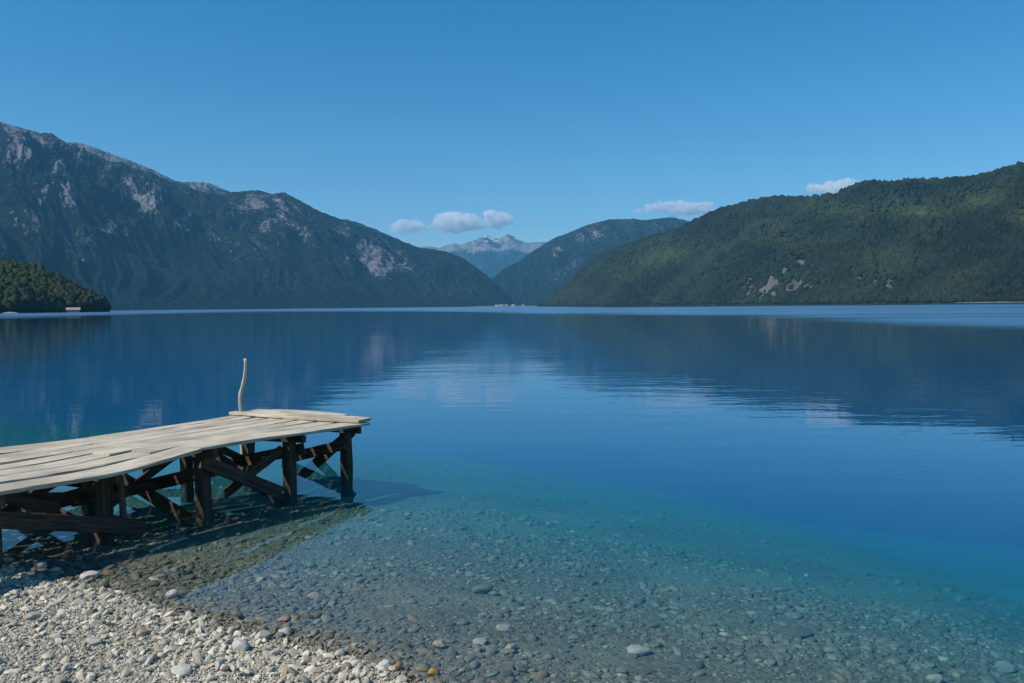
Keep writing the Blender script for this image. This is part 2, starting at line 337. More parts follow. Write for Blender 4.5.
hillP, hillT, hillR, hillM, hillH = ridge('hill', 'long green forested hill on the right shore with pale cliffs at its foot', hill_sk,
      [(538, 3300), (700, 2300), (850, 1750), (1024, 1400), (1320, 1200)], [(538, 3500), (600, 3500), (700, 3150), (850, 2750), (1024, 2500), (1320, 2400)], M_HILL, 620, 240,
      chan=.06, prof=.95, gul=.36, gsc=480, fine=5, tree_h=9,
      rocks=[(775, 286, 52, 13, 0, .85), (765, 288, 30, 10, 0, .9), (743, 293, 10, 6, 0, 1.0), (870, 284, 34, 12, 0, .7), (784, 272, 4, 13, 28, .95), (802, 262, 6, 5, 0, .9), (858, 286, 6, 13, 10, 1.1), (855, 275, 8, 5, 0, .8), (922, 213, 9, 3, 0, .7), (712, 249, 7, 3, 0, .7), (980, 296, 50, 2.2, 0, .6), (800, 290, 12, 8, 0, .6), (562, 299, 12, 4, 0, .6)],
      meadows=[(980, 200, 32, 12, -12, 1.0), (1020, 218, 14, 7, 0, .9), (915, 212, 34, 9, 0, .9), (845, 212, 34, 9, 5, .85), (660, 258, 45, 13, -12, .85), (620, 272, 30, 10, 0, .6), (785, 242, 28, 8, 0, .7), (770, 228, 18, 6, 0, .5), (570, 292, 22, 8, 0, .6), (890, 260, 40, 12, 0, .25)])
point_sk = [(-160, 246), (-60, 255), (0, 261), (19, 263), (36, 267), (51, 273), (66, 279), (76, 285), (91, 291), (99, 298), (103, 305), (105, 310), (106, 312)]
ptP, ptT, ptR, ptM, ptH = ridge('hill', 'low wooded point jutting into the lake at far left', point_sk,
      [(-160, 700), (0, 820), (90, 900), (106, 960)], [(-160, 1000), (0, 1060), (90, 1000), (106, 985)], M_HILL, 160, 60, prof=.75, gul=.10, gsc=200, fine=2, tree_h=9)

# forests: merged crowns
ICO1 = ico(2); ICO2 = ico(3)
def lumpy(base, amp, seed, k=6):
    v, f = base; r = np.random.default_rng(seed); d = np.zeros(len(v))
    for j in range(k):
        w = r.normal(size=3)*(1.5+j*.8); d += np.cos(v@w+r.random()*6.28)/(1+j*.35)
    return v*(1+amp*d/2)[:, None], f
def scatter(name, label, cat, P3, size, tone, mat, shapes, flat=None, tilt=.15, kind='stuff', seed=3, smooth=True):
    r = np.random.default_rng(seed); Vs = []; Fs = []; Cs = []; off = 0; N = len(P3); which = r.integers(0, len(shapes), N)
    for k, (v, f) in enumerate(shapes):
        idx = np.where(which == k)[0]; n = len(idx)
        if not n: continue
        a = r.random(n)*6.283; c, s = np.cos(a), np.sin(a)
        S = size[idx]
        vv = v[None]*S[:, None, :]
        x = vv[..., 0]*c[:, None]-vv[..., 1]*s[:, None]; y = vv[..., 0]*s[:, None]+vv[..., 1]*c[:, None]; z = vv[..., 2]
        tx, ty = r.normal(size=(2, n))*tilt
        z = z+x*tx[:, None]+y*ty[:, None]
        vv = np.stack([x, y, z], -1)+P3[idx][:, None, :]
        Vs.append(vv.reshape(-1, 3)); Fs.append((f[None]+(np.arange(n)*len(v))[:, None, None]).reshape(-1, 3)+off); off += n*len(v)
        Cs.append(np.repeat(np.concatenate([tone[idx], np.ones((n, 1))], 1), len(v), 0))
    o = make(name, np.concatenate(Vs), np.concatenate(Fs), mat, shade=smooth, attrs={'tone': ('FLOAT_COLOR', np.concatenate(Cs))})
    tag(o, label, cat, kind=kind); return o
def crown_shape(seed, sub):
    v, f = lumpy(sub, .26, seed, 7); v = v.copy()
    v[:, 2] = v[:, 2]*1.0+.0; k = 1-.30*np.clip(v[:, 2], 0, 1.4)**1.5; v[:, 0] *= k; v[:, 1] *= k
    return v, f
crowns = [crown_shape(100+i, ICO1) for i in range(10)]
crowns2 = [crown_shape(200+i, ICO2) for i in range(10)]
M_LEAF = mat_attr_color('forest_foliage', .55, .55, .9, .1, 1.0, .9)
def sample_surface(P, T, R_, n, tmin, tmax, r, keep=None):
    nu, nv = T.shape; out = []; pts = []
    iu = r.random(n)*(nu-1.001); iv = r.random(n)*(nv-1.001)
    a = iu.astype(int); b = iv.astype(int); fu = (iu-a)[:, None]; fv = (iv-b)[:, None]
    p = (P[a, b]*(1-fu)+P[a+1, b]*fu)*(1-fv)+(P[a, b+1]*(1-fu)+P[a+1, b+1]*fu)*fv
    t_ = T[a, b]
    # area weighting
    du = np.linalg.norm(P[a+1, b]-P[a, b], axis=1); dv = np.linalg.norm(P[a, b+1]-P[a, b], axis=1)
    w = du*dv/np.linalg.norm(p, axis=1); w = w/np.percentile(w, 96)
    ok = (r.random(n) < w) & (t_ > tmin) & (t_ < tmax) & (p[:, 2] > 1.0)
    return p[ok], R_[a, b][ok], a[ok], b[ok]
r = np.random.default_rng(11)
p, rk, a, b = sample_surface(hillP, hillT, hillR, 230000, -.01, 1.10, r)
md = hillM[a, b]
ok = (rk*(1.15+2.8*fbm(p[:, 0]/26, p[:, 1]/26, 3)) < .08+.85*r.random(len(p))**1.5) & (md*(1+1.2*fbm(p[:, 0]/60, p[:, 1]/60, 3)) < .18+.72*r.random(len(p)))
p, md = p[ok], md[ok]
n = len(p); d = np.linalg.norm(p, axis=1)
sz = (3.6+3.8*r.random(n)**2.2)*(.75+.25*d/2500)*np.where(md > .3, .65, 1)
patch = np.clip(  .36+1.5*fbm(p[:, 0]/260, p[:, 1]/260, 4), 0, 1)*.72+.28*r.random(n)
tone = np.array([.010, .019, .012])*(1-patch)[:, None]+np.array([.034, .051, .028])*patch[:, None]
tone = tone*(.7+.6*r.random(n))[:, None]+np.array([.046, .060, .022])*md[:, None]
size = np.stack([sz*.9, sz*.9, sz*(.85+.4*r.random(n))], 1); p[:, 2] += size[:, 2]*.55
scatter('forest', 'dense mixed green forest covering the right hill', 'forest', p, size, tone, M_LEAF, crowns)
print('hill trees', n)
p, rk, a, b = sample_surface(ptP, ptT, ptR, 24000, -.0, 1.2, r)
n = len(p); sz = 3.2+3.2*r.random(n)**1.8
patch = .5*np.clip(.5+1.2*fbm(p[:, 0]/60, p[:, 1]/60, 3), 0, 1)+.5*r.random(n)
tone = np.array([.022, .034, .014])*(1-patch)[:, None]+np.array([.055, .072, .024])*patch[:, None]
size = np.stack([sz*.8, sz*.8, sz*(.9+.5*r.random(n))], 1); p[:, 2] += size[:, 2]*.55
scatter('forest', 'green woodland covering the low point on the left', 'forest', p, size, tone, M_LEAF, crowns2)
print('point trees', n)

# individual trees at the tip of the point
def make_tree(x, y, z, h, seed):
    root = empty('tree', (x, y, z)); rr_ = np.random.default_rng(seed)
    th = np.linspace(0, 6.283, 9)[:-1]; zz = [0, .3*h, .7*h, .92*h]; rad = [.03*h, .022*h, .012*h, .003*h]
    V = np.array([(q*math.cos(a_)+.02*h*math.sin(k*2), q*math.sin(a_), zq) for k, (zq, q) in enumerate(zip(zz, rad)) for a_ in th])
    Fq = [(k*8+j, k*8+(j+1) % 8, (k+1)*8+(j+1) % 8, (k+1)*8+j) for k in range(3) for j in range(8)]
    Fq = np.array(Fq)
    g_ = V*np.array([1, 1, 1])
    make('trunk', V, Fq, M_POST, root, attrs={'grain': ('FLOAT_VECTOR', g_)}) if False else make('trunk', V, Fq, M_TRUNK, root)
    m_ = 34; q = rr_.normal(size=(m_, 3)); q /= np.linalg.norm(q, axis=1)[:, None]; q *= rr_.random((m_, 1))**.4
    C = q*np.array([.26, .26, .36])*h; C[:, :2] *= (1-.5*np.clip(C[:, 2]/(.36*h), -.3, 1))[:, None]; C[:, 2] += .6*h
    s_ = h*(.06+.07*rr_.random(m_)); S = np.stack([s_, s_, s_*.8], 1)
    tn = np.array([.05, .068, .024])*(.55+.9*rr_.random((m_, 1)))
    c = scatter('crown', None, None, C, S, tn, M_LEAF, crowns, kind=None, seed=seed); c.parent = root
    return root
t = NT('trunk_bark'); M_TRUNK = t.bsdf(t.mix(t.noise(t.obj(), 3, 4), (.10, .08, .06), (.22, .19, .15)), .9)
for i, (px_, h) in enumerate([(90, 15), (95, 12), (99, 13), (102.5, 14), (105.5, 10), (84, 12), (108, 8)]):
    rr0 = 915+10*i; te_, be_ = tan_el(np.array([px_]), np.array([305.]))
    make_tree(rr0*math.sin(be_[0]), rr0*math.cos(be_[0]), .8+(110-px_)*.16, h, 60+i)
    o = bpy.context.scene.objects
for o in [o for o in sc.objects if o.name.split('.')[0] == 'tree']:
    tag(o, 'dark green tree on the lakeside tip of the wooded point', 'tree', 'trees at the tip of the wooded point')

# small buildings on the shores
def mat_plain(name, a, b, s=1.0):
    t = NT(name); return t.bsdf(t.mix(t.noise(t.obj(), s, 4), a, b), .8)
M_PALEWALL = mat_plain('pale_house_wall', (.34, .32, .29), (.50, .47, .43)); M_REDROOF = mat_plain('faded_red_roof', (.36, .24, .21), (.46, .33, .29)); M_GREYROOF = mat_plain('grey_roof', (.34, .33, .31), (.48, .46, .44))
M_DARKGLASS = mat_plain('dark_window', (.03, .035, .04), (.06, .06, .07))
def box(cx, cy_, cz, sx, sy, sz_):
    V = [(cx+i*sx/2, cy_+j*sy/2, cz+k*sz_/2) for k in (-1, 1) for i, j in ((-1, -1), (1, -1), (1, 1), (-1, 1))]
    return V, [(3, 2, 1, 0), (4, 5, 6, 7), (0, 1, 5, 4), (1, 2, 6, 5), (2, 3, 7, 6), (3, 0, 4, 7)]
def house(px_, rng_, z, L, D, h, roof, label, group=None, rot=0):
    te_, be_ = tan_el(np.array([px_]), np.array([305.])); r0 = empty('house', (rng_*math.sin(be_[0]), rng_*math.cos(be_[0]), z)); r0.rotation_euler.z = -be_[0]+R(rot)
    V, Fq = box(0, 0, h/2-1, L, D, h+2); make('wall', V, Fq, M_PALEWALL, r0, shade=False)
    e = .6; rh = D*.38
    V = [(-L/2-e, -D/2-e, h), (L/2+e, -D/2-e, h), (L/2+e, D/2+e, h), (-L/2-e, D/2+e, h), (-L/2-e, 0, h+rh), (L/2+e, 0, h+rh)]
    m = bpy.data.meshes.new('roof'); m.from_pydata(V, [], [(3, 2, 1, 0), (0, 1, 5, 4), (2, 3, 4, 5), (0, 4, 3), (1, 2, 5)]); m.polygons.foreach_set('use_smooth', [False]*5); m.materials.append(roof)
    o = bpy.data.objects.new('roof', m); sc.collection.objects.link(o); o.parent = r0
    for q in (-.3, .0, .3):
        V, Fq = box(q*L, -D/2-.03, h*.55, L*.12, .1, h*.35); make('window', V, Fq, M_DARKGLASS, r0, shade=False)
    tag(r0, label, 'house', group); return r0
house(73, 868, .5, 11, 6, 1.9, M_REDROOF, 'small house with faded red roof at the foot of the wooded point')
for px_, rg, L, h_, rf, lb, ro in [(496.5, 4330, 14, 3.5, M_GREYROOF, 'smallest pale house on the far shore, leftmost at the valley mouth', -20), (501, 4315, 24, 4.5, M_GREYROOF, 'longest pale house on the far shore at the valley mouth', 8),
                      (506.5, 4360, 15, 5.5, M_REDROOF, 'far shore house with a dull red roof, third from the left', 30), (513, 4340, 17, 4, M_GREYROOF, 'pale grey roofed house set apart right of the red roofed one', -12), (523, 4400, 12, 4, M_REDROOF, 'lone little house farthest right on the far shore flats', 15)]:
    house(px_, rg, 2.2, L, 9, h_, rf, lb, 'houses on the far shore', rot=ro)
# low spit under the valley houses, pale gravel strip under the point
t = NT('spit_ground'); M_SPIT = t.bsdf(t.mix(t.noise(t.pos(), .12, 5), (.07, .09, .04), (.30, .28, .22)), .95)
def spit(label, pxa, pxb, rg, depth, h, mat):
    u = np.linspace(0, 1, 60); v = np.linspace(0, 1, 14); U, Vv = np.meshgrid(u, v, indexing='ij')
    te_, be_ = tan_el(np.linspace(pxa, pxb, 60), np.full(60, 305.)); Rg = rg+depth*Vv+.2*depth*fbm(U*4, Vv, 3)
    z = h*np.sin(np.pi*Vv)*np.sin(np.pi*U)**.4*(1+.4*fbm(U*9, Vv*3, 3))-.3
    P = np.stack([Rg*np.sin(be_)[:, None], Rg*np.cos(be_)[:, None], z], -1)
    o = make('beach', P.reshape(-1, 3), grid_faces(60, 14)[:, ::-1], mat); tag(o, label, 'beach', kind='structure')
spit('flat low shore at the mouth of the far valley', 465, 560, 4250, 320, 3.2, M_SPIT)
t = NT('pale_gravel'); M_PG = t.bsdf(t.mix(t.noise(t.pos(), .5, 5), (.20, .19, .16), (.38, .36, .32)), .95)
spit('pale gravel strip at the foot of the wooded point', 2, 18, 805, 12, 1.3, M_PG)
spit('narrow pale shore strip along the foot of the right hill', 950, 1040, 1392, 14, 1.3, M_SPIT)

# ------------------------------------------------------------------ clouds
t = NT('cloud_vapour')
M_CLOUD = t.m
dn = t.math('MULTIPLY', t.ramp(t.noise(t.obj(), .0042, 6, .62), [(.41, 0.0), (.68, 1.0)]), .008)
vd = t.n('ShaderNodeVolumePrincipled', {'Color': (1, .995, .99, 1), 'Density': dn, 'Anisotropy': -.15})
t.t.links.new(vd.outputs[0], t.out.inputs[1])
def cloud(label, px_, py_, wpx, hpx, seed, n=26, dist_=34000, thin=1.0):
    d = ray(px_, py_); d = d/np.linalg.norm(d); c = d*dist_; k = dist_/F
    rr_ = np.random.default_rng(seed)
    u = rr_.normal(size=n)*.30; u = np.clip(u, -.5, .5); env = np.sqrt(np.clip(1-(u/.55)**2, .05, 1))
    C = np.stack([u*wpx*k, rr_.normal(size=n)*.2*wpx*k*.5, (rr_.random(n)**1.3*env-.25)*hpx*.55*k], 1)
    s_ = hpx*k*(.20+.34*rr_.random(n)**1.4)*env; S = np.stack([s_*1.5, s_*1.5, s_*.8], 1)
    Vs = []; Fs = []; off = 0
    # union through a remesh so the vapour volume is one closed skin
    for j in range(n):
        v, f = lumpy(ICO1, .3, seed*50+j, 7); Vs.append(v*S[j]+C[j]); Fs.append(f+off); off += len(v)
    o = make('cloud', np.concatenate(Vs), np.concatenate(Fs), M_CLOUD, loc=tuple(c))
    md_ = o.modifiers.new('union', 'REMESH'); md_.mode = 'VOXEL'; md_.voxel_size = k*.55; md_.use_smooth_shade = True
    dm = o.modifiers.new('puffs', 'DISPLACE'); tx_ = bpy.data.textures.new('puff', 'CLOUDS'); tx_.noise_scale = k*4.5; dm.texture = tx_; dm.strength = k*2.0; dm.mid_level = .5
    tag(o, label, 'cloud'); return o
cloud('small flat white cloud, leftmost, above the valley', 409, 229, 40, 13, 5)
cloud('largest puffy white cloud above the snowy peaks', 457, 225, 46, 19, 9, 32)
cloud('small rounded white cloud right of the largest one', 496, 221, 28, 15, 13, 22)
cloud('long thin pinkish cloud above the ridge right of the valley', 676, 210, 74, 13, 21, 34)
cloud('white cloud peeking over the crest of the right hill', 834, 189, 44, 14, 27, 26)

# ------------------------------------------------------------------ haze
t = NT('air_haze')
hz = t.n('ShaderNodeVolumePrincipled', {'Color': (.20, .62, 1.0, 1), 'Density': 4.2e-5, 'Anisotropy': 0.0})
t.t.links.new(hz.outputs[0], t.out.inputs[1])
x0, x1, y0, y1, zb, zt = -14500, 14500, -900, 20500, -40, 2100
V = [(x, y, z) for z in (zb, zt) for x, y in ((x0, y0), (x1, y0), (x1, y1), (x0, y1))]
o = make('haze', V, [(3, 2, 1, 0), (4, 5, 6, 7), (0, 1, 5, 4), (1, 2, 6, 5), (2, 3, 7, 6), (3, 0, 4, 7)], t.m, shade=False)
tag(o, 'thin blue air haze over the lake and mountains', 'haze', kind='stuff')

# ------------------------------------------------------------------ jetty
JN = np.array([-1.69, 9.30]); JA = np.array([-.436, -.90]); JW = np.array([-.90, .436])
def J(a, w, z): q = JN+a*JA+w*JW; return np.array([q[0], q[1], z])
def beam(name, pts, widths, thick, mat, parent, up=(0, 0, 1), seed=0, rough=.004, lbl=None, seg=.12):
    """board along a polyline: width measured sideways, thick along the up direction"""
    r_ = np.random.default_rng(seed+1000); pts = np.array(pts, float); widths = np.broadcast_to(widths, len(pts)).astype(float)
    L = np.concatenate([[0], np.cumsum(np.linalg.norm(np.diff(pts, axis=0), axis=1))]); n = max(2, int(L[-1]/seg)+1)
    q = np.linspace(0, L[-1], n); C = np.stack([np.interp(q, L, pts[:, k]) for k in range(3)], 1); wd = np.interp(q, L, widths)
    if n > 6 and len(pts) > 2:
        for _ in range(4): C[1:-1] = (C[:-2]+2*C[1:-1]+C[2:])/4
    Tn = np.gradient(C, axis=0); Tn /= np.linalg.norm(Tn, axis=1)[:, None]
    S = np.cross(Tn, np.array(up, float)); S /= np.linalg.norm(S, axis=1)[:, None]; U = np.cross(S, Tn)
    b_ = min(.006, thick*.2)
    prof = [(-1, -1, 0, b_), (-1, 1, 0, -b_), (-1, 1, b_, 0), (1, 1, -b_, 0), (1, 1, 0, -b_), (1, -1, 0, b_), (1, -1, -b_, 0), (-1, -1, b_, 0)]
    V = []; G = []
    ph = r_.random(8)*50; gl0 = r_.random()*30; gw0 = r_.random()*30
    for i in range(n):
        for j, (sx, sy, ox, oy) in enumerate(prof):
            jit = rough*math.sin(q[i]*5.1+ph[j//2 % 4])+rough*.6*math.sin(q[i]*13.7+ph[(j//2+2) % 4]) if True else 0
            a_ = sx*(wd[i]/2+jit*(1 if abs(ox) < 1e-9 else 1))+ox; c_ = sy*thick/2+oy
            V.append(C[i]+S[i]*a_+U[i]*c_); G.append((q[i]+gl0, a_+gw0, c_))
    Fq = [(i*8+j, i*8+(j+1) % 8, (i+1)*8+(j+1) % 8, (i+1)*8+j) for i in range(n-1) for j in range(8)]
    V = np.array(V); m = bpy.data.meshes.new(name)
    fs = [tuple(f) for f in Fq]+[tuple(range(7, -1, -1)), tuple(range((n-1)*8, n*8))]
    org = C.mean(0)
    m.from_pydata([tuple(v-org) for v in V], [], fs); m.update()
    import bmesh
    bm = bmesh.new(); bm.from_mesh(m); bmesh.ops.recalc_face_normals(bm, faces=bm.faces); bm.to_mesh(m); bm.free()
    at = m.attributes.new('grain', 'FLOAT_VECTOR', 'POINT'); at.data.foreach_set('vector', np.array(G, np.float32).ravel())
    m.polygons.foreach_set('use_smooth', np.zeros(len(m.polygons), bool))
    m.materials.append(mat)
    if name is None: return m, org
    o = bpy.data.objects.new(name, m); sc.collection.objects.link(o)
    o.parent = parent
    o.location = org-np.array(parent.location) if parent else org
    if lbl: o['label'] = lbl
    return o
def join(objs, name):
    """merge several board meshes into one part"""
    import bmesh
    bm = bmesh.new(); par = objs[0].parent; mat = objs[0].data.materials[0]
    for o in objs:
        o.data.transform(Matrix.Translation(o.location)); bm.from_mesh(o.data)
    m = bpy.data.meshes.new(name); bm.to_mesh(m); bm.free(); m.materials.append(mat)
    for o in objs: bpy.data.objects.remove(o)
    o = bpy.data.objects.new(name, m); sc.collection.objects.link(o); o.parent = par; return o

base = J(2.2, 1.0, 0); jetty = empty('jetty', tuple(base))
tag(jetty, 'rickety wooden jetty with warped pale planks on dark cross braced posts', 'jetty')
def zdeck(a, w):
    zn = np.interp(a, [-.2, .3, 1.4, 2.5, 3.46, 4.23, 5.2, 7], [.515, .53, .59, .635, .585, .625, .66, .70])
    zf = np.interp(a, [-.2, .3, 1.4, 2.1, 3.0, 4.2, 5.2, 7], [.515, .505, .515, .53, .575, .61, .65, .70])
    k = w/2.0; return zn*(1-k)+zf*k
bds = []
def board(a0, a1, w0, w1, wa, wb, dz=0, th=.032, seed=0, wav=.004):
    aa = np.linspace(a0, a1, 12); ws = np.linspace(w0, w1, 12); r_ = np.random.default_rng(seed); f1, f2 = r_.random(2)*6
    pts = [J(a, w+.012*math.sin(a*2.3+f2), zdeck(a, w)-th/2+dz+wav*math.sin(a*2.1+f1)) for a, w in zip(aa, ws)]
    bds.append(beam('board', pts, np.linspace(wa, wb, 12), th, M_DECK, jetty, seed=seed))
# lake half: boards end under the cross boards
lake = [(.10, .12, .31), (.43, .44, .27), (.72, .72, .25), (.99, .98, .24), (1.25, 1.24, .23), (1.50, 1.50, .22), (1.74, 1.73, .21), (1.96, 1.94, .17)]
ends = [2.52, 2.78, 2.95, 2.66, 2.9, 2.5, 2.12, 2.12]
for i, (wa, wb, wid) in enumerate(lake):
    board(.02, ends[i], wa, wb, wid-(.025, .045, .025, .05, .025, .045, .03, .0)[i], wid-(.035, .025, .035, .02, .035, .02, .02, .0)[i], dz=.0, seed=i)
# shore half: warped boards fanning out with open wedges between them
shore = [(2.53, .12, .06, .29, .25), (2.79, .43, .39, .25, .22), (2.96, .72, .73, .24, .23), (2.67, .98, 1.05, .22, .18), (2.91, 1.24, 1.35, .22, .24), (2.51, 1.50, 1.66, .21, .23), (2.13, 1.85, 1.98, .39, .27)]
for i, (a0, w0, w1, wa, wb) in enumerate(shore):
    board(a0, 6.6, w0, w0+(w1-w0)*1.6, wa, wb, dz=-.004, seed=40+i, wav=.007)
deck = join(bds, 'deck')
beam('cross_board', [J(.08, .0, .545), J(.10, .5, .55), J(.08, 1.3, .54), J(.06, 2.08, .53)], [.27, .32, .26, .13], .034, M_DECK, jetty, seed=71)
beam('cross_board', [J(-.18, .50, .535), J(-.18, 1.3, .55), J(-.16, 1.95, .53)], [.18, .22, .2], .03, M_DECK, jetty, seed=72)
# posts
def bed(a, w): q = J(a, w, 0); return float(ground_z(np.array([q[0]]), np.array([q[1]]))[0])
def post(a, w, wid=.12, th=.12, lean=0, seed=0, top=None):
    zb_ = bed(a, w)-.25; zt_ = (zdeck(a, w)-.036) if top is None else top
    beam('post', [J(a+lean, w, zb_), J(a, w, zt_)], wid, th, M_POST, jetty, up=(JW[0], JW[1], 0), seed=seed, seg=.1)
bents = [.12, 1.08, 2.28, 3.28, 4.2]
for i, a in enumerate(bents):
    post(a, .25, .105, .105, seed=80+i, lean=(-.02, .01, -.05, .03, 0)[i])
for i, a in enumerate([.22, 1.2, 2.4, 4.3]):
    post(a, 1.66, .11, .10, seed=90+i, lean=(.02, -.02, .0, 0)[i])
# crossbeams under the deck at each bent and stringers along it
for i, a in enumerate([.12, 1.08, 2.28, 3.28, 4.2, 5.4]):
    s_ = .075
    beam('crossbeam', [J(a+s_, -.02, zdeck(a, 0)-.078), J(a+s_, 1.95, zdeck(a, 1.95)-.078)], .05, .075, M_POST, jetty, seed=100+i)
# braces across each bent
def brace(a0, w0, z0, a1, w1, z1, wid=.11, th=.035, seed=0, near=True):
    n_ = (JW[0], JW[1], 0)
    P0, P1 = J(a0, w0, z0), J(a1, w1, z1)
    # broad face stands upright
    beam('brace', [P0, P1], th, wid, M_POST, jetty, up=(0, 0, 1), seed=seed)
for k, (a, w0, z0, w1, z1) in enumerate([(.03, .22, .40, 1.10, -.28), (.20, .20, .27, 1.15, .02), (1.0, .12, .36, 1.62, .02), (1.16, .30, -.20, 1.62, .40), (2.2, .15, .36, 1.75, -.05), (2.36, .15, -.16, 1.72, .40), (3.2, .20, .42, 1.70, .0), (3.36, .2, .02, 1.7, .40)]):
    brace(a, w0, z0, a, w1, z1, .125, .03, seed=120+k)
# lengthwise braces on the near and far sides
brace(2.34, .17, .46, 1.32, .12, -.06, .125, .035, 140)
brace(3.02, .13, .03, 4.32, .13, .42, .125, .035, 141)
brace(4.18, .34, .55, 3.62, .34, .30, .085, .03, 146)
brace(1.70, 1.73, .12, .25, 1.73, .42, .085, .03, 142)
brace(3.2, 1.77, .40, 2.1, 1.77, .02, .085, .03, 143)
brace(3.9, .60, .42, 2.9, .60, .22, .085, .03, 144)
brace(1.95, .30, .06, 1.15, .30, .36, .10, .03, 150)
brace(1.0, 1.70, .38, .20, 1.70, -.05, .09, .03, 151)
brace(3.15, .85, .20, 2.1, .85, .17, .085, .03, 147)
brace(2.0, .95, .38, 3.05, .95, -.08, .085, .03, 148)
brace(3.1, 1.0, .40, 4.1, 1.0, .05, .085, .03, 149)
brace(3.22, .14, .50, 3.20, .14, .16, .05, .03, 145)

# crooked branch standing behind the end of the jetty
pl = [(241, 412), (240, 400.5), (240.5, 391), (243.5, 384), (245.4, 371), (245.4, 358.5)]
yb = J(.1, 2.14, 0)[1]; bp = []
for (px_, py_) in pl:
    d = ray(px_, py_); k = yb/d[1]; bp.append(np.array([d[0]*k, yb, EYE.z+d[2]*k]))
bp = [bp[0]+np.array([0, 0, -1.0+.0])]+bp
o = None
def tube(name, pts, rads, mat, seed):
    pts = np.array(pts); L = np.concatenate([[0], np.cumsum(np.linalg.norm(np.diff(pts, axis=0), axis=1))]); n = 44; q = np.linspace(0, L[-1], n)
    C = np.stack([np.interp(q, L, pts[:, k]) for k in range(3)], 1); rad_ = np.interp(q, L, rads)
    for _ in range(3): C[1:-1] = (C[:-2]+2*C[1:-1]+C[2:])/4
    rr_ = np.random.default_rng(seed); th = np.linspace(0, 2*np.pi, 13)[:-1]
    V = []; G = []
    for i in range(n):
        k = 1+.12*math.sin(q[i]*23)+.1*math.sin(q[i]*41+1)
        for a_ in th: V.append(C[i]+rad_[i]*k*(1+.1*math.sin(3*a_+q[i]*9))*np.array([math.cos(a_), math.sin(a_), 0])); G.append((q[i], math.cos(a_)*.02, math.sin(a_)*.02))
    fs = [(i*12+j, i*12+(j+1) % 12, (i+1)*12+(j+1) % 12, (i+1)*12+j) for i in range(n-1) for j in range(12)]+[tuple(range(11, -1, -1)), tuple(range((n-1)*12, n*12))]
    org = C[0]; m = bpy.data.meshes.new(name); m.from_pydata([tuple(v-org) for v in V], [], fs)
    at = m.attributes.new('grain', 'FLOAT_VECTOR', 'POINT'); at.data.foreach_set('vector', np.array(G, np.float32).ravel())
    m.materials.append(mat); m.polygons.foreach_set('use_smooth', np.ones(len(m.polygons), bool))
    o = bpy.data.objects.new(name, m); sc.collection.objects.link(o); o.location = org; return o
o = tube('branch', bp, [.026, .025, .021, .025, .022, .021, .016], M_LIMB, 5)
tag(o, 'crooked bare upright branch standing at the end of the jetty', 'branch')

# ------------------------------------------------------------------ pebbles
M_PEB = mat_attr_color('beach_pebble', .30, 45, .8, .25, .5, .003)
M_BEDST = mat_attr_color('submerged_stone', .45, 30, .8, .2, .4, .003)
def peb_shape(seed, sub, amp=.16):
    v, f = lumpy(sub, amp, seed, 5); r_ = np.random.default_rng(seed)
    for _ in range(8):                    # chip flats so stones look broken
        nrm_ = r_.normal(size=3); nrm_ /= np.linalg.norm(nrm_); dd_ = .55+.30*r_.random(); ex = np.maximum(v@nrm_-dd_, 0); v = v-ex[:, None]*nrm_*.85
    return v, f
pebs = [peb_shape(300+i, ICO1) for i in range(16)]
r = np.random.default_rng(21)
def place(n, xr, yr, smin, smax, dens=None):
    x = r.uniform(*xr, n); y = r.uniform(*yr, n); s = shore_s(x, y)
    ok = (s > smin) & (s < smax); 
    pxx, pyy = project(np.stack([x, y, np.zeros(n)], -1))
    ok &= (pxx > -120) & (pxx < 1150) & (pyy < 830) & (y > .5)
    return x[ok], y[ok], s[ok]
x1_, y1_, s1_ = place(110000, (-4.3, .0), (2.8, 6.1), -3.0, .05); x2_, y2_, s2_ = place(26000, (-8.5, 1.2), (1.8, 8), -5, .06)
x, y, s = np.concatenate([x1_, x2_]), np.concatenate([y1_, y2_]), np.concatenate([s1_, s2_])
n = len(x); q = r.random(n); big = np.clip(1-np.abs(s+.2)/.7, 0, 1)
rad_ = .0038+.0052*q**2+np.where(r.random(n) < .03+.09*big, .004+.018*r.random(n)**2.5, 0)
tone = np.array([.60, .55, .44])*(.58+.6*r.random((n, 1)))*np.where(s[:, None]+.03*r.normal(size=(n, 1)) > -.08, .45, 1)
sel = r.random(n); tone[sel < .08] *= np.array([.60, .58, .55]); tone[(sel > .08) & (sel < .11)] *= np.array([.95, .76, .56]); tone[(sel > .13) & (sel < .25)] *= np.array([.92, .96, .97])
size = np.stack([rad_*(1+.6*r.random(n)), rad_*(.75+.35*r.random(n)), rad_*(.5+.35*r.random(n))], 1)
z = ground_z(x, y)+size[:, 2]*r.uniform(.0, 1.1, n)
scatter('pebbles', 'pale grey dry pebbles and gravel covering the beach', 'gravel', np.stack([x, y, z], 1), size, tone, M_PEB, pebs, tilt=.35, smooth=False)
print('beach pebbles', n)
x1_, y1_, s1_ = place(90000, (-5.5, 4.5), (2.9, 8.5), -.02, 4.5); x2_, y2_, s2_ = place(60000, (-9, 9), (2.2, 14), -.02, 7.5)
x, y, s = np.concatenate([x1_, x2_]), np.concatenate([y1_, y2_]), np.concatenate([s1_, s2_])
keep = r.random(len(x)) < np.clip(.40+1.3*fbm(x*.7, y*1.2, 3)+.35*np.clip(1.5-s, 0, 1), .12, 1)*np.clip(1.4-s/7, 0, 1)
x, y, s = x[keep], y[keep], s[keep]
n = len(x); rad_ = .006+.009*r.random(n)**2+np.where(r.random(n) < .2, .006+.024*r.random(n)**2.8, 0)
tone = np.array([.165, .165, .125])*(.6+.65*r.random((n, 1)))
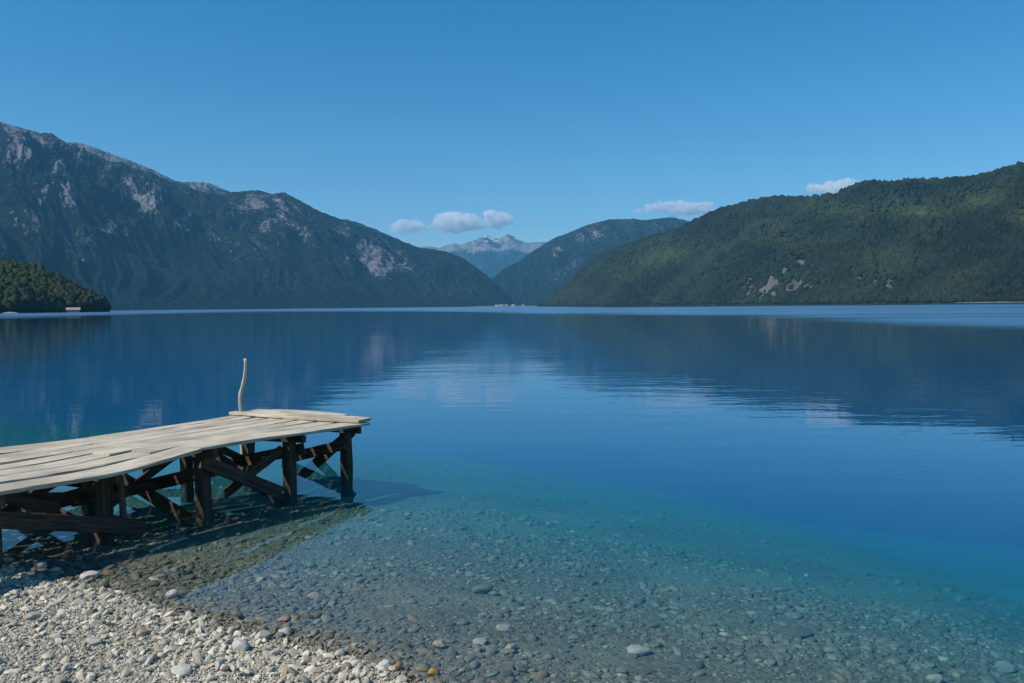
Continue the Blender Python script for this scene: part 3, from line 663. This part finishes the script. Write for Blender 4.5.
sel = r.random(n); tone[sel < .05] *= 1.6; tone[(sel > .05) & (sel < .075)] *= np.array([1.25, .95, .8]); tone[(sel > .11) & (sel < .3)] *= np.array([.8, .95, .95])
size = np.stack([rad_*(1.1+.9*r.random(n)), rad_*(.8+.4*r.random(n)), rad_*(.35+.22*r.random(n))], 1)
z = ground_z(x, y)+size[:, 2]*.25
scatter('lakebed_stones', 'brown and grey stones lying on the lakebed under clear water', 'stones', np.stack([x, y, z], 1), size, tone, M_BEDST, pebs, tilt=.12)
print('bed stones', n)

# distinct stones, each its own thing
def stone(px_, py_, wpx, hpx, col, label, seed, flat=.6, rot=0, mat=None):
    p_ = on_z(px_, py_, 0.0); col = tuple(c*.84 for c in col)
    for _ in range(8):
        p_ = on_z(px_, py_, float(ground_z(np.array([p_.x]), np.array([p_.y]))[0])+.01)
    d_ = math.hypot(p_.x, p_.y); w_ = wpx*d_/F/2*.88
    v, f = peb_shape(seed, ICO2, .20); v = v*np.array([w_, w_*.75, w_*flat]); 
    m_ = NT('stone_surface'); pp = m_.obj(); n_ = m_.noise(pp, 60, 5, .65); n2_ = m_.noise(pp, 14, 4, .6)
    c_ = m_.mix(m_.ramp(n_, [(.3, 0.0), (.7, 1.0)]), tuple(c*.7 for c in col), col); c_ = m_.mix(m_.ramp(n2_, [(.5, 0.0), (.75, .5)]), c_, tuple(c*.6 for c in col))
    m_.bsdf(c_, .8, m_.bump(n_, .5, .004), .25)
    o = make('stone', v, f, m_.m, shade=False, loc=(p_.x, p_.y, p_.z+w_*flat*.35)); o.rotation_euler.z = R(rot)
    tag(o, label, 'stone')
    return o
stone(40, 569, 15, 12, (.50, .49, .45), 'round pale boulder at the water edge under the jetty, biggest there', 1, .85)
stone(56, 571, 11, 6, (.58, .56, .50), 'smooth cream pebble just right of the round boulder under the jetty', 2, .5)
stone(8, 561, 9, 6, (.62, .60, .55), 'small white stone beside the jetty post at the left edge', 3, .7)
stone(88, 577, 22, 7, (.60, .58, .52), 'long flat pale stone on the rim of the beach beside the green shallows', 4, .4)
stone(172, 597, 15, 10, (.62, .61, .57), 'white angular stone at the waterline in front of the green reflection', 5, .75, 20)
stone(262, 638, 17, 13, (.56, .53, .45), 'blocky cream stone casting a dark shadow near the waterline', 6, .8, 30)
stone(240, 648, 22, 14, (.60, .59, .54), 'broad smooth whitish stone below the blocky cream one', 7, .6, -15)
stone(285, 634, 15, 11, (.60, .58, .52), 'rounded pale stone at the end of a stone row at the waterline', 8, .7, 10)
stone(385, 667, 15, 13, (.66, .65, .60), 'white rounded stone at the tip of the beach', 9, .8)
stone(397, 668, 9, 9, (.45, .28, .12), 'small orange brown stone touching the white stone at the beach tip', 10, .8)
stone(340, 654, 14, 9, (.58, .55, .47), 'pale wedge stone at the waterline left of the beach tip', 11, .7, 50)
stone(337, 647, 10, 8, (.30, .20, .12), 'brown wet stone at the waterline left of the beach tip', 12, .8)
stone(433, 673, 13, 10, (.55, .33, .10), 'orange stone in the shallow water right of the beach tip', 13, .8)
stone(402, 681, 14, 10, (.60, .54, .44), 'cream stone at the bottom edge below the beach tip', 14, .7)
stone(637, 652, 29, 8, (.40, .40, .33), 'long pale oval stone lying alone on the lakebed', 115, .35)
stone(503, 628, 22, 8, (.36, .35, .29), 'flat greyish tan stone on the lakebed above the small pale group', 16, .35, -10)
stone(440, 646, 18, 9, (.42, .36, .28), 'rounded cream pink stone on the shallow lakebed', 17, .55)
stone(481, 643, 17, 9, (.38, .37, .29), 'olive grey rounded stone on the lakebed beside the cream pink one', 18, .5)
stone(510, 648, 15, 8, (.42, .38, .30), 'small tilted tan stone right of the olive grey one', 19, .5, 35)
stone(482, 591, 28, 9, (.17, .155, .13), 'large flat brown stone on the lakebed beyond the pale group', 20, .4)
stone(283, 620, 13, 6, (.42, .27, .21), 'pinkish flat stone just under the water near the beach', 21, .4)
stone(238, 618, 9, 5, (.22, .15, .08), 'dark brown wet stone on the waterline near the green reflection', 22, .7)
stone(314, 598, 16, 8, (.33, .33, .29), 'grey rounded stone under water off the beach', 23, .6)
stone(797, 634, 36, 10, (.13, .12, .10), 'dark broad slab on the lakebed at right', 24, .25)
stone(936, 681, 18, 10, (.36, .33, .27), 'pale rounded stone at the bottom edge under the water', 25, .6)
stone(1007, 670, 22, 10, (.20, .24, .22), 'grey green rounded stone under water in the bottom right corner', 26, .6)
stone(622, 672, 18, 6, (.20, .18, .15), 'thin grey stone on the lakebed below the long pale oval', 27, .35)
stone(139, 632, 13, 7, (.42, .25, .16), 'reddish tan stone lying on the pale beach gravel', 28, .6)
stone(94, 643, 20, 11, (.52, .50, .46), 'broad grey stone in the middle of the beach', 29, .5)
stone(33, 618, 14, 9, (.56, .53, .46), 'squarish cream stone on the left part of the beach', 30, .6, 40)
stone(144, 662, 13, 14, (.56, .54, .49), 'upright egg shaped pale stone low on the beach', 31, .9)
stone(183, 673, 26, 12, (.60, .58, .52), 'big smooth whitish stone near the bottom edge of the beach', 32, .55, 25)
stone(220, 668, 14, 16, (.58, .57, .52), 'tall pale stone with dark right side low on the beach', 33, .9, 60)
